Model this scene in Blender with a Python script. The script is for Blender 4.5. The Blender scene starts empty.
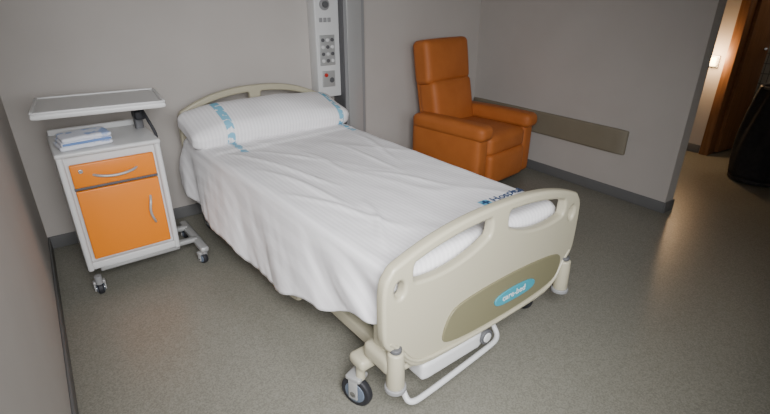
import bpy, bmesh, math
from mathutils import Vector, Matrix, noise

# ------------------------------------------------------------ materials
def new_mat(name, color, rough=0.5, metal=0.0, spec=0.5, emis=None, estr=0.0):
    m = bpy.data.materials.new(name); m.use_nodes = True
    b = m.node_tree.nodes["Principled BSDF"]
    b.inputs["Base Color"].default_value = (*color, 1)
    b.inputs["Roughness"].default_value = rough
    b.inputs["Metallic"].default_value = metal
    b.inputs["Specular IOR Level"].default_value = spec
    if emis:
        b.inputs["Emission Color"].default_value = (*emis, 1)
        b.inputs["Emission Strength"].default_value = estr
    return m

def noisy(name, c1, c2, scale, rough=0.5, bump=0.0, bscale=None, detail=4, spec=0.5, lo=0.35, hi=0.65, stretch=None):
    m = new_mat(name, c1, rough, spec=spec)
    nt = m.node_tree; b = nt.nodes["Principled BSDF"]
    tc = nt.nodes.new("ShaderNodeTexCoord")
    mp = nt.nodes.new("ShaderNodeMapping")
    if stretch: mp.inputs["Scale"].default_value = stretch
    nt.links.new(tc.outputs["Object"], mp.inputs["Vector"])
    n = nt.nodes.new("ShaderNodeTexNoise"); n.inputs["Scale"].default_value = scale; n.inputs["Detail"].default_value = detail
    nt.links.new(mp.outputs[0], n.inputs["Vector"])
    r = nt.nodes.new("ShaderNodeValToRGB")
    r.color_ramp.elements[0].position = lo; r.color_ramp.elements[0].color = (*c1, 1)
    r.color_ramp.elements[1].position = hi; r.color_ramp.elements[1].color = (*c2, 1)
    nt.links.new(n.outputs["Fac"], r.inputs["Fac"])
    nt.links.new(r.outputs["Color"], b.inputs["Base Color"])
    if bump > 0:
        n2 = nt.nodes.new("ShaderNodeTexNoise"); n2.inputs["Scale"].default_value = bscale or scale
        nt.links.new(mp.outputs[0], n2.inputs["Vector"])
        bp = nt.nodes.new("ShaderNodeBump"); bp.inputs["Strength"].default_value = bump; bp.inputs["Distance"].default_value = 0.01
        nt.links.new(n2.outputs["Fac"], bp.inputs["Height"])
        nt.links.new(bp.outputs[0], b.inputs["Normal"])
    return m

M_wall = noisy("wall_paint", (0.49, 0.455, 0.42), (0.51, 0.475, 0.44), 3, 0.8, 0.06, 220, spec=.3)
M_ceil = new_mat("ceiling_paint", (0.36, 0.32, 0.28), 0.9)
M_floor = noisy("floor_lino", (0.185, 0.178, 0.145), (0.275, 0.266, 0.222), 170, 0.36, detail=2, lo=0.36, hi=0.64, spec=.45)
M_base = new_mat("baseboard_lino", (0.14, 0.14, 0.138), 0.5)
M_beige = new_mat("beige_plastic", (0.46, 0.425, 0.31), 0.34)
M_olive = new_mat("olive_panel", (0.19, 0.175, 0.10), 0.45)
M_blue = new_mat("blue_label", (0.05, 0.30, 0.38), 0.4)
M_white = new_mat("white_plastic", (0.68, 0.68, 0.67), 0.35)
M_grey = new_mat("grey_plastic", (0.28, 0.28, 0.28), 0.4)
M_hub = new_mat("castor_hub_blue_grey", (0.13, 0.16, 0.21), 0.4)
M_dgrey = new_mat("dark_grey_plastic", (0.10, 0.10, 0.105), 0.5)
M_black = new_mat("black_rubber", (0.02, 0.02, 0.024), 0.6)
M_metal = new_mat("painted_metal", (0.45, 0.45, 0.44), 0.35, 0.3)
M_chrome = new_mat("steel", (0.6, 0.6, 0.6), 0.25, 0.9)
M_orange = new_mat("orange_laminate", (0.86, 0.235, 0.006), 0.38)
M_leather = noisy("orange_leatherette", (0.44, 0.130, 0.028), (0.49, 0.150, 0.034), 6, 0.55, 0.15, 160, spec=.35)
M_bumper = noisy("bumper_beige", (0.225, 0.195, 0.140), (0.245, 0.215, 0.155), 5, 0.55)
M_mattress = new_mat("mattress_cover", (0.12, 0.14, 0.16), 0.6)
M_wood = noisy("door_wood", (0.20, 0.09, 0.035), (0.28, 0.13, 0.055), 6, 0.4, stretch=(6, 6, 0.6))
M_coat = noisy("black_cloth", (0.012, 0.012, 0.014), (0.02, 0.02, 0.024), 30, 0.9)
M_red = new_mat("red_button", (0.5, 0.03, 0.02), 0.4)
M_navy = new_mat("navy_print", (0.02, 0.06, 0.16), 0.8)
M_lblue = new_mat("light_blue_print", (0.14, 0.44, 0.62), 0.8)
M_lamp = new_mat("lamp_glow", (1, 0.8, 0.5), 0.5, emis=(1.0, 0.72, 0.36), estr=9)
M_sky = new_mat("window_daylight", (0.8, 0.9, 1), 0.5, emis=(0.8, 0.9, 1.0), estr=0.5)

def tile_mat():
    m = new_mat("bathroom_tile", (0.5, 0.48, 0.42), 0.3)
    nt = m.node_tree; b = nt.nodes["Principled BSDF"]
    tc = nt.nodes.new("ShaderNodeTexCoord"); mp = nt.nodes.new("ShaderNodeMapping")
    mp.inputs["Rotation"].default_value = (0, math.radians(90), 0)
    nt.links.new(tc.outputs["Object"], mp.inputs["Vector"])
    br = nt.nodes.new("ShaderNodeTexBrick"); br.offset = 0
    br.inputs["Scale"].default_value = 5
    br.inputs["Color1"].default_value = (0.52, 0.5, 0.45, 1); br.inputs["Color2"].default_value = (0.47, 0.45, 0.4, 1)
    br.inputs["Mortar"].default_value = (0.2, 0.19, 0.17, 1)
    nt.links.new(mp.outputs[0], br.inputs["Vector"]); nt.links.new(br.outputs["Color"], b.inputs["Base Color"])
    return m
M_tile = tile_mat()

def cloth_mat(name, bands=None, bumpy=.14):
    m = new_mat(name, (0.82, 0.81, 0.80), 0.85, spec=0.2)
    nt = m.node_tree; b = nt.nodes["Principled BSDF"]; L = nt.links
    tc = nt.nodes.new("ShaderNodeTexCoord")
    sp = nt.nodes.new("ShaderNodeSeparateXYZ"); L.new(tc.outputs["Object"], sp.inputs[0])
    w = nt.nodes.new("ShaderNodeMath"); w.operation = 'MULTIPLY'; w.inputs[1].default_value = 2*math.pi/0.022
    L.new(sp.outputs["X"], w.inputs[0])
    s = nt.nodes.new("ShaderNodeMath"); s.operation = 'SINE'; L.new(w.outputs[0], s.inputs[0])
    r = nt.nodes.new("ShaderNodeValToRGB")
    r.color_ramp.elements[0].position = 0.3; r.color_ramp.elements[0].color = (0.80, 0.785, 0.79, 1)
    r.color_ramp.elements[1].position = 0.7; r.color_ramp.elements[1].color = (0.88, 0.865, 0.87, 1)
    a = nt.nodes.new("ShaderNodeMath"); a.operation = 'MULTIPLY_ADD'; a.inputs[1].default_value = 0.5; a.inputs[2].default_value = 0.5
    L.new(s.outputs[0], a.inputs[0]); L.new(a.outputs[0], r.inputs["Fac"])
    cur = r.outputs["Color"]
    if bands:
        for (x0, hw) in bands:
            d = nt.nodes.new("ShaderNodeMath"); d.operation = 'SUBTRACT'; d.inputs[1].default_value = x0; L.new(sp.outputs["X"], d.inputs[0])
            ab = nt.nodes.new("ShaderNodeMath"); ab.operation = 'ABSOLUTE'; L.new(d.outputs[0], ab.inputs[0])
            lt = nt.nodes.new("ShaderNodeMath"); lt.operation = 'LESS_THAN'; lt.inputs[1].default_value = hw; L.new(ab.outputs[0], lt.inputs[0])
            v = nt.nodes.new("ShaderNodeTexVoronoi"); v.inputs["Scale"].default_value = 30; L.new(tc.outputs["Object"], v.inputs["Vector"])
            g = nt.nodes.new("ShaderNodeMath"); g.operation = 'LESS_THAN'; g.inputs[1].default_value = 0.66; L.new(v.outputs["Distance"], g.inputs[0])
            mu = nt.nodes.new("ShaderNodeMath"); mu.operation = 'MULTIPLY'; L.new(lt.outputs[0], mu.inputs[0]); L.new(g.outputs[0], mu.inputs[1])
            mx = nt.nodes.new("ShaderNodeMixRGB"); mx.inputs["Color2"].default_value = (0.22, 0.50, 0.66, 1)
            L.new(mu.outputs[0], mx.inputs["Fac"]); L.new(cur, mx.inputs["Color1"]); cur = mx.outputs["Color"]
    L.new(cur, b.inputs["Base Color"])
    n = nt.nodes.new("ShaderNodeTexNoise"); n.inputs["Scale"].default_value = 9; n.inputs["Detail"].default_value = 4
    L.new(tc.outputs["Object"], n.inputs["Vector"])
    bp = nt.nodes.new("ShaderNodeBump"); bp.inputs["Strength"].default_value = bumpy; bp.inputs["Distance"].default_value = 0.02
    L.new(n.outputs["Fac"], bp.inputs["Height"]); L.new(bp.outputs[0], b.inputs["Normal"])
    return m
M_sheet = cloth_mat("sheet_cotton")
M_pillow = cloth_mat("pillow_cotton", bands=[(-0.33, 0.024), (0.46, 0.020)])

# ------------------------------------------------------------ helpers
COL = bpy.context.scene.collection
def empty(name, loc=(0, 0, 0), rz=0):
    o = bpy.data.objects.new(name, None); COL.objects.link(o)
    o.location = loc; o.rotation_euler = (0, 0, math.radians(rz)); o.empty_display_size = 0.1
    return o
def finish(me, name, mat, parent, smooth=True, ang=35):
    me.materials.clear(); me.materials.append(mat)
    if smooth:
        me.shade_smooth()
        me.set_sharp_from_angle(angle=math.radians(ang))
    o = bpy.data.objects.new(name, me); COL.objects.link(o)
    if parent: o.parent = parent
    return o
def rbox(name, c, s, mat, parent=None, r=0.0, rot=(0, 0, 0), seg=3):
    bm = bmesh.new(); bmesh.ops.create_cube(bm, size=1)
    for v in bm.verts: v.co = Vector((v.co.x*s[0], v.co.y*s[1], v.co.z*s[2]))
    if r > 0:
        bmesh.ops.bevel(bm, geom=bm.edges[:], offset=min(r, min(s)*0.49), segments=seg, affect='EDGES', profile=0.5)
    me = bpy.data.meshes.new(name); bm.to_mesh(me); bm.free()
    o = finish(me, name, mat, parent, r > 0, 50)
    o.location = c; o.rotation_euler = [math.radians(a) for a in rot]
    return o
def cushion(name, c, s, mat, parent=None, r=0.05, puff=(0, 0, 0), rot=(0, 0, 0), n=14, fn=None):
    """rounded, puffed box"""
    bm = bmesh.new(); bmesh.ops.create_cube(bm, size=2)
    bmesh.ops.subdivide_edges(bm, edges=bm.edges[:], cuts=n, use_grid_fill=True)
    h = Vector((s[0]/2, s[1]/2, s[2]/2)); r = min(r, min(h)*0.98)
    for v in bm.verts:
        q = v.co.copy()
        q = Vector([math.copysign(abs(a)**0.75, a) for a in q])
        p = Vector((q.x*h.x, q.y*h.y, q.z*h.z))
        inner = Vector([max(-(h[i]-r), min(h[i]-r, p[i])) for i in range(3)])
        d = p-inner
        if d.length > 1e-9: p = inner+d.normalized()*r
        u = Vector((p.x/h.x, p.y/h.y, p.z/h.z))
        p.x += puff[0]*u.x*(1-u.y**2)*(1-u.z**2)
        p.y += puff[1]*u.y*(1-u.x**2)*(1-u.z**2)
        p.z += puff[2]*u.z*(1-u.x**2)*(1-u.y**2)
        if fn: p = fn(p)
        v.co = p
    me = bpy.data.meshes.new(name); bm.to_mesh(me); bm.free()
    o = finish(me, name, mat, parent, True, 60)
    o.location = c; o.rotation_euler = [math.radians(a) for a in rot]
    return o
def cyl(name, p0, p1, r, mat, parent=None, r2=None, seg=24, bev=0.0):
    p0 = Vector(p0); p1 = Vector(p1); d = p1-p0
    bm = bmesh.new()
    bmesh.ops.create_cone(bm, cap_ends=True, segments=seg, radius1=r, radius2=r if r2 is None else r2, depth=d.length)
    if bev > 0:
        es = [e for e in bm.edges if abs(e.verts[0].co.z-e.verts[1].co.z) < 1e-6]
        bmesh.ops.bevel(bm, geom=es, offset=bev, segments=3, affect='EDGES', profile=0.5)
    q = d.to_track_quat('Z', 'Y').to_matrix().to_4x4()
    bmesh.ops.transform(bm, matrix=Matrix.Translation((p0+p1)/2) @ q, verts=bm.verts)
    me = bpy.data.meshes.new(name); bm.to_mesh(me); bm.free()
    return finish(me, name, mat, parent, True, 40)
def curve_mesh(cu, name, mat, parent, ang=40):
    tmp = bpy.data.objects.new("tmp", cu); COL.objects.link(tmp)
    dg = bpy.context.evaluated_depsgraph_get(); dg.update()
    me = bpy.data.meshes.new_from_object(tmp.evaluated_get(dg))
    bpy.data.objects.remove(tmp); me.name = name
    return finish(me, name, mat, parent, True, ang)
def tube(name, pts, r, mat, parent=None, smooth=True, cyclic=False):
    cu = bpy.data.curves.new(name, 'CURVE'); cu.dimensions = '3D'
    sp = cu.splines.new('NURBS' if smooth else 'POLY'); sp.points.add(len(pts)-1)
    for i, p in enumerate(pts): sp.points[i].co = (*p, 1)
    if smooth: sp.order_u = 3; sp.use_endpoint_u = not cyclic
    sp.use_cyclic_u = cyclic
    cu.resolution_u = 6; cu.bevel_depth = r; cu.bevel_resolution = 4; cu.use_fill_caps = True
    return curve_mesh(cu, name, mat, parent, 60)
def plate(name, loops, thick, bev, mat, parent=None):
    """2D outlines (first = outer, rest = holes) in XZ, extruded in Y"""
    cu = bpy.data.curves.new(name, 'CURVE'); cu.dimensions = '2D'; cu.fill_mode = 'BOTH'
    for lp in loops:
        sp = cu.splines.new('POLY'); sp.points.add(len(lp)-1); sp.use_cyclic_u = True
        for i, p in enumerate(lp): sp.points[i].co = (p[0], p[1], 0, 1)
    cu.extrude = thick/2-bev; cu.bevel_depth = bev; cu.bevel_resolution = 3; cu.offset = -bev
    o = curve_mesh(cu, name, mat, parent, 40)
    for v in o.data.vertices: v.co = Vector((v.co.x, -v.co.z, v.co.y))
    o.data.update()
    return o
def smooth_loop(pts, it=3):
    for _ in range(it):
        q = []
        for i in range(len(pts)):
            a = pts[i]; b = pts[(i+1) % len(pts)]
            q.append((a[0]*.75+b[0]*.25, a[1]*.75+b[1]*.25)); q.append((a[0]*.25+b[0]*.75, a[1]*.25+b[1]*.75))
        pts = q
    return pts
def grid_mesh(name, rows, mat, parent=None, thick=0.003):
    nr = len(rows); nc = len(rows[0])
    vs = [p for r in rows for p in r]
    fs = [(i*nc+j, i*nc+j+1, (i+1)*nc+j+1, (i+1)*nc+j) for i in range(nr-1) for j in range(nc-1)]
    me = bpy.data.meshes.new(name); me.from_pydata(vs, [], fs); me.update()
    me.materials.append(mat); me.shade_smooth()
    o = bpy.data.objects.new(name, me); COL.objects.link(o)
    if parent: o.parent = parent
    if thick:
        s = o.modifiers.new("solid", 'SOLIDIFY'); s.thickness = thick; s.offset = 0
    return o
def text(name, s, size, mat, parent, loc, rot, ext=0.0008):
    cu = bpy.data.curves.new(name, 'FONT'); cu.body = s; cu.size = size; cu.extrude = ext
    o = curve_mesh(cu, name, mat, parent)
    o.location = loc; o.rotation_euler = [math.radians(a) for a in rot]
    return o
def caster(parent, tag, x, y, r=0.068, w=0.032, top=0.2, rot=0, stem=M_beige):
    a = math.radians(rot); ax = Vector((math.cos(a), math.sin(a), 0)); fw = Vector((-math.sin(a), math.cos(a), 0))
    c = Vector((x, y, r))+fw*0.02
    cyl("wheel_"+tag, c-ax*w/2, c+ax*w/2, r, M_black, parent, bev=0.009, seg=36)
    cyl("hub_"+tag, c-ax*(w/2+.003), c+ax*(w/2+.003), r*0.68, M_hub, parent, bev=0.003)
    cyl("axle_"+tag, c-ax*(w/2+.014), c+ax*(w/2+.014), r*0.2, M_chrome, parent)
    for s in (-1, 1):
        e = c+ax*s*(w/2+.010)
        rbox("fork_%s_%d" % (tag, s+1), (e.x, e.y, r*1.35), (0.008, r*0.60, r*1.4), M_metal, parent, 0.003, rot=(0, 0, rot))
    rbox("fork_top_"+tag, (c.x, c.y, r*2.12), (w+.03, r*1.0, 0.02), M_metal, parent, 0.006, rot=(0, 0, rot))
    cyl("stem_"+tag, (x, y, r*2.1), (x, y, top), 0.018, stem, parent)

# ------------------------------------------------------------ room
XL, XR, YB, YF, ZC = -0.20, 3.565, 3.42, -1.45, 2.7
XH = 5.36
T = 0.12
rbox("floor", ((XL+7.2)/2-.1, (YF+YB)/2, -0.05), (7.2-XL+.4, YB-YF+.4, 0.1), M_floor)
rbox("ceiling", ((XL+7.2)/2-.1, (YF+YB)/2, ZC+.05), (7.2-XL+.4, YB-YF+.4, 0.1), M_ceil)
rbox("wall_back", ((XL+7.2)/2-.1, YB+T/2, ZC/2), (7.2-XL+.4, T, ZC), M_wall)
rbox("wall_right", (XR+T/2, (1.40+YB)/2, ZC/2), (T, YB-1.40, ZC), M_wall)
rbox("wall_entrance", (XR+T/2, (YF-0.1)/2, ZC/2), (T, -0.1-YF, ZC), M_wall)
def window_wall(wname, nname, axis, pos, a0, a1, w0, w1, z0, z1, sgn):
    wf = empty(wname); wn = empty(nname)
    def P(n, a, z, sa, sz, dep, th, mat, par, r=0):
        c = (a, pos+sgn*dep, z) if axis == 'x' else (pos+sgn*dep, a, z)
        s = (sa, th, sz) if axis == 'x' else (th, sa, sz)
        rbox(n, c, s, mat, par, r)
    P("segment_1", (a0+w0)/2, ZC/2, w0-a0, ZC, T/2, T, M_wall, wf)
    P("segment_2", (w1+a1)/2, ZC/2, a1-w1, ZC, T/2, T, M_wall, wf)
    P("segment_3", (w0+w1)/2, z0/2, w1-w0, z0, T/2, T, M_wall, wf)
    P("segment_4", (w0+w1)/2, (z1+ZC)/2, w1-w0, ZC-z1, T/2, T, M_wall, wf)
    for i, (a, z, sa, sz) in enumerate([((w0+w1)/2, z0+.025, w1-w0, .05), ((w0+w1)/2, z1-.025, w1-w0, .05),
                                        (w0+.025, (z0+z1)/2, .05, z1-z0), (w1-.025, (z0+z1)/2, .05, z1-z0), ((w0+w1)/2, (z0+z1)/2, .05, z1-z0)]):
        P("frame_%d" % (i+1), a, z, sa, sz, .06, .05, M_white, wn, .004)
    P("pane", (w0+w1)/2, (z0+z1)/2, w1-w0, z1-z0, .10, .008, M_sky, wn)
window_wall("wall_front", "added_window_1", 'x', YF, XL, 7.2, 0.05, 1.45, .95, 2.3, -1)  # unseen window opening, added here to get more light on the left wall
window_wall("wall_left", "window_2", 'y', XL, YF, YB, -.95, .55, 1.0, 2.3, -1)
bh = 0.085
def bb(name, c, s): rbox(name, c, s, M_base, None, 0.004)
bb("baseboard_back", ((XL+XR)/2, YB-.006, bh/2), (XR-XL, .012, bh))
bb("baseboard_left", (XL+.006, (YF+YB)/2, bh/2), (.012, YB-YF-.03, bh))
bb("baseboard_right", (XR-.006, (1.40+YB)/2-.006, bh/2), (.012, YB-1.40-.012, bh))
bb("baseboard_end", (XR+T/2, 1.40-.006, bh/2), (T+.02, .012, bh))
cushion("wall_bumper_rail", (XR-.016, (1.765+YB)/2-.01, 0.452), (.030, YB-1.765-.03, .195), M_bumper, None, r=.012)

# hall beyond the opening
rbox("wall_hall_left", (XH+T/2, (1.90+YB)/2, ZC/2), (T, YB-1.90, ZC), M_wall)
rbox("wall_hall_right", (XH+T/2, (0.95+YF)/2, ZC/2), (T, 0.95-YF, ZC), M_wall)
rbox("wall_hall_top", (XH+T/2, 1.425, (2.15+ZC)/2), (T, .95, ZC-2.15), M_wall)
d1 = empty("door_1")
rbox("jamb_1", (XH-.01+T/2, 1.865, 1.075), (T+.05, .08, 2.15), M_wood, d1, .004)
rbox("jamb_2", (XH-.01+T/2, 0.985, 1.075), (T+.05, .08, 2.15), M_wood, d1, .004)
rbox("head", (XH-.01+T/2, 1.425, 2.12), (T+.05, .80, .07), M_wood, d1, .004)
rbox("leaf", (XH+.30, 1.79, 1.05), (.40, .04, 2.06), M_wood, d1, .004, rot=(0, 0, -6))
cyl("handle", (XH+.46, 1.76, 1.02), (XH+.36, 1.73, 1.02), .011, M_chrome, d1)
rbox("wall_bathroom", (6.15, 1.3, ZC/2), (T, 3.0, ZC), M_tile)
bb("baseboard_hall", (XH-.006, (1.91+YB)/2, bh/2), (.012, YB-1.91-.02, bh))
wl = empty("wall_lamp", (XH, 2.0, .905))
rbox("backplate", (-.008, 0, 0), (.016, .08, .11), M_white, wl, .004)
cushion("diffuser", (-.032, 0, 0), (.03, .06, .085), M_lamp, wl, r=.012, n=6)

# stand-in for an unidentified dark shape in the hall, modelled as a sack
cs = empty("dark_shape_stand_in", (4.93, 1.27, 0))
cyl("foot_plate", (0, 0, 0.012), (0, 0, .045), .21, M_black, cs, bev=.008)
for i in range(4):
    a = math.radians(45+90*i); x, y = .17*math.cos(a), .17*math.sin(a)
    cyl("castor_%d" % i, (x-.01, y, .018), (x+.01, y, .018), .018, M_black, cs, bev=.003)
rows = []
for i in range(26):
    t = i/25; z = .80-.75*t
    r = .155+.075*math.sin(math.pi*min(1, t*.62+.12))-.02*(1-t)
    rows.append([((r+.016*math.sin(a*9+4*t)*(1.1-t))*math.cos(a), (r+.016*math.sin(a*9+4*t)*(1.1-t))*math.sin(a), z+.012*math.sin(3*a)*(1-t))
                 for a in [2*math.pi*j/72 for j in range(73)]])
rows.insert(0, [(p[0]*.3, p[1]*.3, p[2]-.05) for p in rows[0]])
grid_mesh("sack", rows, M_coat, cs)
tube("hoop", [(.165*math.cos(a), .165*math.sin(a), .80) for a in [2*math.pi*j/12 for j in range(12)]], .012, M_dgrey, cs, cyclic=True)

# ------------------------------------------------------------ service column on back wall
su = empty("bedhead_service_unit", (0, 0, 0))
y0 = YB
rbox("panel", (1.835, y0-.06, 1.70), (.20, .12, 1.88), M_white, su, .008)
rbox("trunk", (2.045, y0-.075, 1.45), (.20, .15, 2.46), M_grey, su, .006)
rbox("trunk_front", (2.045, y0-.156, 1.45), (.13, .015, 2.44), M_metal, su, .004)
rbox("trunk_edge", (1.94, y0-.085, 1.55), (.012, .17, 2.28), M_dgrey, su, .003)
fy = y0-.12
cyl("dial_ring", (1.815, fy+.002, 1.43), (1.815, fy-.012, 1.43), .040, M_grey, su, bev=.003)
cyl("dial", (1.815, fy-.010, 1.43), (1.815, fy-.030, 1.43), .022, M_dgrey, su, bev=.003)
for i in range(3):
    rbox("switch_%d" % i, (1.78+i*.035, fy-.003, 1.325), (.025, .012, .03), M_grey, su, .003)
rbox("keypad_plate", (1.825, fy-.002, 1.11), (.13, .008, .22), M_metal, su, .004)
for i in range(4):
    for j in range(3):
        cyl("key_%d_%d" % (i, j), (1.785+j*.04, fy-.004, 1.185-i*.05), (1.785+j*.04, fy-.016, 1.185-i*.05), .013,
            M_white if (i+j) % 2 else M_dgrey, su, seg=16, bev=.002)
rbox("socket_plate", (1.825, fy-.003, .90), (.11, .01, .12), M_metal, su, .005)
cyl("call_button", (1.80, fy-.006, .93), (1.80, fy-.02, .93), .014, M_red, su, bev=.002)
cyl("socket", (1.85, fy-.006, .89), (1.85, fy-.012, .89), .02, M_dgrey, su, bev=.002)
rbox("label", (1.82, fy-.001, 1.62), (.12, .004, .05), M_grey, su, .001)

# ------------------------------------------------------------ bed
bed = empty("hospital_bed", (1.278, 1.058, 0), 2.3)
def tz(x): return 0.795-0.10*(abs(x)/.55)**2.4
out = []
N = 40
out += [(-.545+1.09*i/N, tz(-.545+1.09*i/N)) for i in range(N+1)]
out[0] = (-.53, tz(.545)-.005); out[-1] = (.53, tz(.545)-.005)
right = [(.552, .665), (.560, .61), (.560, .50), (.556, .43), (.54, .39), (.50, .365), (.46, .30), (.42, .255), (.36, .235)]
left = [(-x, z) for x, z in reversed(right)]
out = out+right+[(.2, .228), (0, .226), (-.2, .228)]+left
out = smooth_loop(out, 1)
def slot(x0, x1, flip=1):
    n = 14; p = []
    for i in range(n+1):
        x = x0+(x1-x0)*i/n; p.append((x, tz(x)-.042))
    for i in range(n+1):
        x = x1-(x1-x0)*i/n; t = i/n
        p.append((x, tz(x)-.042-.12*math.sin(math.pi*min(1, .12+t*.76))**.55))
    return smooth_loop(p, 2)
holes = [slot(-.43, -.05), slot(.05, .43)]
for s in (-1, 1):
    holes.append([(s*.490+.022*math.cos(a), .620+.034*math.sin(a)) for a in [2*math.pi*i/20 for i in range(20)]])
plate("footboard", [out]+holes, .045, .012, M_beige, bed)
dec = smooth_loop([(-.27, .29), (-.29, .33), (-.25, .425), (-.18, .448), (0, .462), (.2, .462), (.40, .445), (.455, .42), (.45, .35), (.41, .30), (.2, .275), (-.1, .272)], 2)
o = plate("footboard_inset", [dec], .012, .003, M_olive, bed); o.location = (0, -.024, 0)
lab = smooth_loop([(.0, .335), (.0, .385), (.13, .397), (.26, .385), (.26, .335), (.13, .328)], 2)
o = plate("footboard_label", [lab], .006, .0015, M_blue, bed); o.location = (0, -.033, 0)
text("footboard_label_text", "care-bed", .042, M_white, bed, (.045, -.0365, .350), (90, 0, 0))
tube("footboard_rim", [(-.53, -.018, .42), (-.49, -.022, .385), (-.44, -.024, .30), (-.36, -.025, .262), (0, -.026, .25), (.36, -.025, .262), (.44, -.024, .30), (.49, -.022, .385), (.53, -.018, .42)], .008, M_beige, bed)
# headboard
hb = [(-.52+1.04*i/30, .93-.12*(abs(-.52+1.04*i/30)/.52)**2.4) for i in range(31)]
hb = hb+[(.535, .74), (.535, .40), (.5, .36), (-.5, .36), (-.535, .40), (-.535, .74)]
def hslot(x0, x1):
    n = 12
    f = lambda x: .93-.12*(abs(x)/.52)**2.4-.045
    return smooth_loop([(x0+(x1-x0)*i/n, f(x0+(x1-x0)*i/n)) for i in range(n+1)]+[(x1-(x1-x0)*i/n, f(x1-(x1-x0)*i/n)-.08) for i in range(n+1)], 2)
o = plate("headboard", [smooth_loop(hb, 1), hslot(-.42, -.04), hslot(.04, .42)], .045, .012, M_beige, bed); o.location = (0, 2.17, 0)
cushion("mattress", (0, 1.095, .555), (.93, 2.05, .16), M_mattress, bed, r=.05)
rbox("deck", (0, 1.09, .455), (.90, 2.08, .03), M_beige, bed, .008)
for s in (-1, 1):
    rbox("side_beam_%d" % (s+1), (s*.44, 1.09, .41), (.05, 2.08, .07), M_beige, bed, .012)
    rbox("base_beam_%d" % (s+1), (s*.40, 1.10, .20), (.06, 1.95, .06), M_beige, bed, .012)
for i, y in enumerate((.14, 2.06)):
    rbox("base_cross_%d" % i, (0, y, .20), (.92, .07, .06), M_beige, bed, .012)
for i, y in enumerate((.5, 1.6)):
    rbox("lift_arm_%d" % i, (0, y+.1, .31), (.5, .05, .28), M_metal, bed, .012, rot=(35, 0, 0))
cyl("actuator", (0, .5, .25), (0, 1.4, .36), .035, M_dgrey, bed)
caster(bed, "fl", -.535, .155, rot=20, top=.22)
caster(bed, "fr", .50, .155, rot=-10, top=.22)
caster(bed, "bl", -.46, 2.05, rot=10, top=.2)
caster(bed, "br", .46, 2.05, rot=10, top=.2)
rbox("caster_arm_left", (-.50, .15, .235), (.13, .09, .05), M_beige, bed, .018)
rbox("caster_arm_right", (.47, .15, .235), (.12, .09, .05), M_beige, bed, .018)
caster(bed, "mid", .10, .12, r=.05, w=.024, top=.18, rot=15)
for s in (-1, 1):
    cyl("corner_bumper_%d" % (s+1), (s*.505, -.02, .22), (s*.505, -.02, .375), .034, M_beige, bed, r2=.030, bev=.008)
    cyl("corner_bumper_cap_%d" % (s+1), (s*.505, -.02, .375), (s*.505, -.02, .392), .022, M_dgrey, bed, bev=.004)
    cushion("corner_arm_%d" % (s+1), (s*.50, .06, .30), (.075, .16, .075), M_beige, bed, r=.025, n=8)
    cushion("corner_post_%d" % (s+1), (s*.475, .075, .37), (.07, .08, .16), M_beige, bed, r=.02, n=8)
    cyl("corner_roller_%d" % (s+1), (s*.505, -.02, .205), (s*.505, -.02, .225), .040, M_grey, bed, bev=.005)
tube("brake_bar", [(-.44, .03, .17), (-.445, .0, .12), (-.44, -.03, .10), (-.38, -.035, .10), (.02, -.01, .11), (.09, .0, .11), (.12, .03, .13), (.12, .10, .18)], .012, M_white, bed)
tube("cross_bar", [(-.47, .02, .25), (-.2, .0, .245), (.2, .0, .245), (.47, .02, .25)], .018, M_beige, bed)
cushion("linkage_cover", (-.20, .03, .19), (.34, .10, .085), M_white, bed, r=.02, n=8)
cyl("linkage_knob", (-.02, -.03, .195), (-.02, .02, .195), .034, M_dgrey, bed, bev=.004)
cyl("linkage_knob_centre", (-.02, -.034, .195), (-.02, .0, .195), .022, M_white, bed, bev=.003)
# folded side rails
for s in (-1, 1):
    x = s*.535
    tube("side_rail_%d" % (s+1), [(x, .62, .24), (x, .62, .30), (x, .70, .33), (x, 1.0, .335), (x, 1.75, .335), (x, 1.86, .31), (x, 1.84, .25), (x, 1.6, .235), (x, .8, .225)], .014, M_beige, bed, cyclic=True)
    rbox("side_rail_panel_%d" % (s+1), (x, 1.22, .285), (.012, 1.10, .08), M_beige, bed, .004)
    for i, y in enumerate((.8, 1.15, 1.5)):
        cyl("side_rail_arm_%d_%d" % (s+1, i), (s*.45, y, .38), (x, y, .31), .012, M_metal, bed)
    rbox("side_rail_latch_%d" % (s+1), (s*.53, .48, .33), (.04, .10, .05), M_metal, bed, .01)

# sheet
ZT = .648
def interp(t, pts):
    for (a, va), (b, vb) in zip(pts, pts[1:]):
        if t <= b:
            u = max(0, (t-a)/(b-a)); u = u*u*(3-2*u); return va+(vb-va)*u
    return pts[-1][1]
def hw(t, side): return interp(t, [(0, .478), (.8, .485), (1.6, .52), (2.2, .53)]) if side < 0 else interp(t, [(0, .475), (1, .485), (2.2, .51)])
def hemz(t, side):
    if side < 0: return interp(t, [(0, .45), (.15, .42), (.45, .32), (.80, .235), (1.0, .235), (1.35, .28), (1.9, .35), (2.2, .40)])
    return interp(t, [(0, .46), (.5, .40), (1.2, .34), (1.8, .36), (2.2, .40)])
creases = [((-.42, 1.60), (-.16, .80), .016, .017), ((-.30, 1.60), (.0, 1.15), .009, .015), ((-.40, 1.25), (-.25, .55), .012, .016),
           ((.40, 1.6), (.30, .9), .008, .018), ((.05, .9), (.28, .45), .007, .017), ((-.20, .6), (-.38, .15), .012, .017),
           ((-.45, .9), (-.2, .25), .011, .018), ((.15, 1.5), (.22, .8), .006, .014), ((-.08, 1.45), (-.02, .9), .006, .014)]
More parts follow.
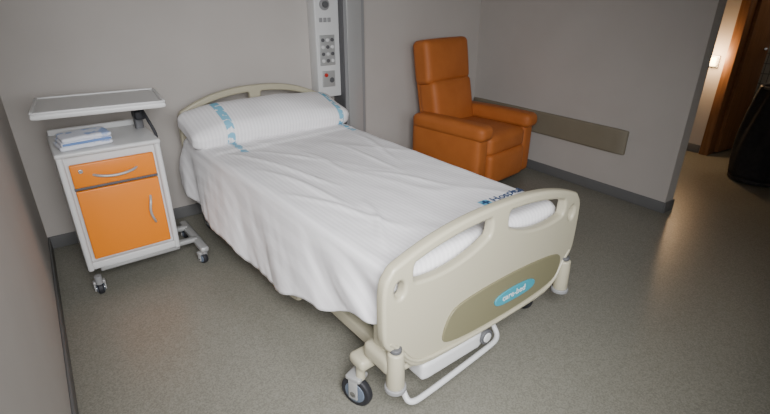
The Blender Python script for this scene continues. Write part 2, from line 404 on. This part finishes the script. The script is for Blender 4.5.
def topz(x, y):
    z = 0.010*noise.noise(Vector((x*2.0, y*1.1, 1.3)))
    z += 0.006*(1-abs(noise.noise(Vector((x*5+y*1.2, y*1.6, 7.7)))))**5
    z += 0.0025*noise.noise(Vector((x*12+y*3, y*5, 3)))
    z += 0.010/(1+math.exp(-(y-1.66-.02*math.sin(x*3))/.006))   # turned-down top hem
    for (a, b, h, w) in creases:
        a = Vector(a); b = Vector(b); p = Vector((x, y)); d = b-a; u = max(0, min(1, (p-a).dot(d)/d.length_squared))
        q = a+d*u+Vector((.02*math.sin(u*5), 0)); e = (p-q).length
        z += h*math.exp(-(e/w)**2)*math.sin(math.pi*min(1, max(.0, u*.9+.05)))
    return z
rows = []
ts = [(.045, .20), (.045, .06), (.052, .02), (.068, .004)]+[(.085+i*(2.10-.085)/170, 0) for i in range(171)]+[(2.112, .01), (2.125, .04), (2.13, .18)]
for (y, drop) in ts:
    row = []
    for side in (-1, 1):
        w = hw(y, side); hz = hemz(y, side)+.016*noise.noise(Vector((y*4, side, 0)))
        n = 26; flare = .085 if side < 0 else .02
        seq = []
        for k in range(n+1):
            v = k/n
            z = hz+(ZT-.035-hz)*v
            dv = 1-v
            yy = y+.30*dv
            fold = (.015*math.sin(yy*13+2.6*math.sin(yy*2.3))+.017*noise.noise(Vector((yy*5, 5, side)))*2+.006*noise.noise(Vector((yy*16, 9, dv*2))))*dv**.7
            if side > 0: fold *= .5
            x = w+.012+flare*dv**.9*interp(y, [(0, .1), (.3, .55), (.8, 1), (1.6, 1), (2.2, .7)])+fold
            seq.append((side*x, y, z-drop*.5*v))
        for k in range(1, 7):
            a = math.radians(15*k)
            xs = w+.012-.035*(1-math.cos(a)); zs = ZT-.035+.035*math.sin(a)
            seq.append((side*xs, y, zs-drop+(topz(side*xs, y)*.6*k/6)))
        if side < 0: row += seq; lastx = w-.023
        else: rightseq = seq; rx = w-.023
    nt_ = 90
    for k in range(1, nt_):
        x = -lastx+(rx+lastx)*k/nt_
        e = min(1, min(x+lastx, rx-x)/.06)
        row.append((x, y, ZT-drop+topz(x, y)*(.6+.4*e)))
    row += list(reversed(rightseq))
    rows.append(row)
grid_mesh("bed_sheet", rows, M_sheet, bed, .004)
def onsheet(o, lift=.006):
    for v in o.data.vertices:
        wx = v.co.x+o.location.x; wy = v.co.y+o.location.y
        v.co.z += ZT+topz(wx, wy)+lift-o.location.z
o = rbox("sheet_logo", (.215, .235, 0), (.055, .05, .001), M_lblue, bed); onsheet(o)
o = rbox("sheet_logo_cross_1", (.215, .235, 0), (.012, .04, .001), M_navy, bed); onsheet(o, .0075)
o = rbox("sheet_logo_cross_2", (.215, .235, 0), (.045, .011, .001), M_navy, bed); onsheet(o, .0075)
o = text("sheet_print", "Hospital", .062, M_navy, bed, (.255, .215, 0), (0, 0, 0)); onsheet(o)
for i in range(7):
    o = rbox("sheet_stripe_print_%d" % i, (-.335+.005*math.sin(i*2), 1.60+i*.028, 0), (.045-.008*(i % 3), .014, .001), M_lblue, bed); onsheet(o)
    o = rbox("sheet_stripe_print_r_%d" % i, (.44+.003*math.sin(i*2), 1.60+i*.028, 0), (.03-.006*(i % 3), .014, .001), M_lblue, bed); onsheet(o)

# pillow
R = Matrix.Rotation(math.radians(2.3), 4, 'Z')
pc = bed.location+R @ Vector((-.012, 1.935, .752))
def pf(p):
    u = p.x/.55; v = p.y/.18
    k = 1-.30*max(0, abs(u)-.55)/.45
    z = p.z*k*(1-.25*abs(v)**3)
    p = Vector((p.x*(1+.025*abs(v)**2), p.y*(1-.06*max(0, abs(u)-.8)/.2), z))
    p.z += .012*noise.noise(Vector((p.x*5, p.y*5, 0)))+.004*noise.noise(Vector((p.x*14, p.y*9, 5)))
    p.y += .010*noise.noise(Vector((p.x*4, 3, 1)))
    p.z -= .02*abs(u)**3
    return p
cushion("pillow", pc, (1.09, .36, .175), M_pillow, None, r=.060, puff=(0, .005, .022), rot=(16, 0, 2.3), n=28, fn=pf)

# ------------------------------------------------------------ bedside cabinet
cab = empty("bedside_cabinet", (.205, 2.68, 0), 1.5)
W, D, Z0, Z1 = .46, .42, .15, .775
rbox("carcass", (0, D/2+.012, (Z0+Z1)/2), (W-.03, D-.02, Z1-Z0), M_white, cab, .008)
for s in (-1, 1):
    rbox("side_panel_%d" % (s+1), (s*(W/2-.008), D/2, (Z0+Z1)/2), (.030, D+.01, Z1-Z0+.02), M_white, cab, .012)
rbox("top", (0, D/2, Z1+.012), (W+.02, D+.03, .024), M_white, cab, .010)
rbox("top_rim_back", (0, D-.01, Z1+.035), (W, .02, .04), M_white, cab, .008)
rbox("bottom_rail", (0, .012, Z0+.02), (W-.04, .03, .04), M_white, cab, .006)
rbox("drawer", (0, -.004, .675), (W-.075, .022, .120), M_orange, cab, .006)
rbox("door", (0, -.004, .405), (W-.075, .022, .385), M_orange, cab, .006)
rbox("gap_strip", (0, .002, .606), (W-.07, .012, .014), M_dgrey, cab, .002)
tube("drawer_handle", [(-.10, -.010, .672), (-.085, -.036, .668), (0, -.042, .655), (.085, -.036, .668), (.10, -.010, .672)], .007, M_metal, cab)
tube("door_handle", [(.135, -.010, .50), (.130, -.036, .485), (.112, -.044, .42), (.130, -.036, .355), (.135, -.010, .34)], .007, M_metal, cab)
rbox("lock", (-.15, -.017, .70), (.02, .006, .02), M_chrome, cab, .002)
rbox("base_plate", (.03, .2, .125), (.42, .34, .03), M_metal, cab, .008)
rbox("base_leg_right", (.355, .17, .105), (.05, .46, .035), M_metal, cab, .012)
rbox("base_cross_front", (.19, .10, .115), (.34, .04, .03), M_metal, cab, .010)
rbox("base_cross_back", (.19, .30, .115), (.34, .04, .03), M_metal, cab, .010)
for i, (x, y) in enumerate([(-.205, -.02), (.355, -.03), (.355, .37), (-.19, .38)]):
    caster(cab, "c%d" % i, x, y, r=.034, w=.03, top=.12, rot=25*(i % 2), stem=M_grey)
rbox("tray_column", (.205, .30, .55), (.045, .045, .86), M_dgrey, cab, .010)
rbox("tray_joint", (.205, .26, .885), (.055, .10, .05), M_black, cab, .012)
tube("tray_hook", [(.215, .20, .93), (.225, .14, .88), (.25, .12, .80), (.245, .10, .765), (.225, .11, .79)], .008, M_black, cab)
rbox("tray_bracket", (.10, .24, .962), (.26, .20, .018), M_grey, cab, .005)
TR = -6
cushion("tray_top", (.02, .135, .990), (.575, .42, .034), M_white, cab, r=.015, rot=(0, 0, TR), n=12)
for i, (cx, cy, sx, sy) in enumerate([(.02, -.065, .555, .015), (.02, .335, .555, .015), (-.258, .135, .015, .40), (.298, .135, .015, .40)]):
    a = math.radians(TR); dx, dy = cx-.02, cy-.135
    cushion("tray_lip_%d" % i, (.02+dx*math.cos(a)-dy*math.sin(a), .135+dx*math.sin(a)+dy*math.cos(a), 1.007), (sx, sy, .012), M_white, cab, r=.005, rot=(0, 0, TR), n=6)

# towel
M_tow = new_mat("towel_cloth", (0.74, 0.78, 0.85), 0.95)
nt = M_tow.node_tree; b = nt.nodes["Principled BSDF"]
tc = nt.nodes.new("ShaderNodeTexCoord"); wv = nt.nodes.new("ShaderNodeTexNoise"); wv.inputs["Scale"].default_value = 16
rp = nt.nodes.new("ShaderNodeValToRGB"); rp.color_ramp.elements[0].position = .56; rp.color_ramp.elements[0].color = (.74, .76, .82, 1)
rp.color_ramp.elements[1].position = .62; rp.color_ramp.elements[1].color = (.36, .46, .70, 1)
nt.links.new(tc.outputs["Object"], wv.inputs["Vector"]); nt.links.new(wv.outputs["Fac"], rp.inputs["Fac"]); nt.links.new(rp.outputs["Color"], b.inputs["Base Color"])
M_towb = new_mat("towel_blue_edge", (0.16, 0.27, 0.55), 0.9)
tw = empty("folded_towel", (.105, 2.78, Z1+.026), 8)
for i in range(3):
    cushion("fold_%d" % i, (0.004*i, -.003*i, .013+i*.020), (.235-.008*i, .17-.006*i, .022), M_tow, tw, r=.010, n=12,
            fn=lambda p: Vector((p.x, p.y, p.z+.003*noise.noise(p*25))))
cushion("edge_band", (.004, -.084, .033), (.215, .010, .012), M_towb, tw, r=.004, n=6)

# ------------------------------------------------------------ recliner
ch = empty("recliner_armchair", (2.985, 2.43, 0), 8)
ML = M_leather
rbox("base", (0, .42, .05), (.60, .62, .06), M_black, ch, .01)
for i, (x, y) in enumerate([(-.28, .14), (.28, .14), (-.28, .70), (.28, .70)]):
    cyl("foot_%d" % i, (x, y, 0), (x, y, .05), .022, M_black, ch)
for s in (-1, 1):
    cushion("arm_body_%d" % (s+1), (s*.325, .375, .30), (.13, .70, .46), ML, ch, r=.030, puff=(.010, .008, 0))
    cushion("arm_pad_%d" % (s+1), (s*.322, .355, .525), (.165, .73, .12), ML, ch, r=.045, puff=(.004, .01, .010))
cushion("seat_cushion", (0, .31, .40), (.51, .60, .17), ML, ch, r=.05, puff=(0, .01, .025))
cushion("leg_rest", (0, .045, .205), (.50, .10, .26), ML, ch, r=.035, puff=(0, .015, 0))
cushion("seat_box", (0, .40, .22), (.52, .60, .24), ML, ch, r=.03)
cushion("back_lower", (0, .665, .60), (.52, .19, .46), ML, ch, r=.045, puff=(0, .020, 0), rot=(-11, 0, 0))
cushion("back_upper", (0, .750, .975), (.57, .17, .36), ML, ch, r=.045, puff=(0, .025, .004), rot=(-9, 0, 0))
cushion("back_shell", (0, .755, .66), (.50, .09, .72), ML, ch, r=.03, rot=(-11, 0, 0))

# ------------------------------------------------------------ lights
def area(name, loc, target, sx, sy, power, color, spread=180):
    l = bpy.data.lights.new(name, 'AREA'); l.shape = 'RECTANGLE'; l.size = sx; l.size_y = sy
    l.energy = power; l.color = color; l.spread = math.radians(spread)
    o = bpy.data.objects.new(name, l); COL.objects.link(o); o.location = loc
    o.rotation_euler = (Vector(target)-Vector(loc)).to_track_quat('-Z', 'Y').to_euler()
    return o
area("window_daylight_side", (XL+.04, -.15, 1.75), (1.0, 1.95, .30), 1.2, 1.0, 50, (.97, .975, 1.0), 88)
area("added_front_fill", (.75, YF+.06, 1.65), (.40, 2.6, .55), 1.2, 1.1, 15, (.93, .96, 1.0), 110)  # added fill from behind the camera, brightens the left wall
pl = bpy.data.lights.new("hall_lamp_light", 'POINT'); pl.energy = 12; pl.color = (1, .64, .34); pl.shadow_soft_size = .05
po = bpy.data.objects.new("hall_lamp_light", pl); COL.objects.link(po); po.location = (XH-.14, 2.0, .95)
pl = bpy.data.lights.new("bathroom_light", 'POINT'); pl.energy = 8; pl.color = (1, .85, .65); pl.shadow_soft_size = .1
po = bpy.data.objects.new("bathroom_light", pl); COL.objects.link(po); po.location = (5.8, 1.1, 2.2)
w = bpy.data.worlds.new("World"); bpy.context.scene.world = w; w.use_nodes = True
w.node_tree.nodes["Background"].inputs[0].default_value = (.6, .7, .8, 1)
w.node_tree.nodes["Background"].inputs[1].default_value = .3

# ------------------------------------------------------------ camera
cam = bpy.data.cameras.new("camera"); co = bpy.data.objects.new("camera", cam); COL.objects.link(co)
co.location = (0, 0, 1.5); co.rotation_euler = (math.radians(90-24.3), 0, math.radians(-35.6))
cam.sensor_width = 36; cam.lens = 472/770*36; cam.clip_start = .02
bpy.context.scene.camera = co
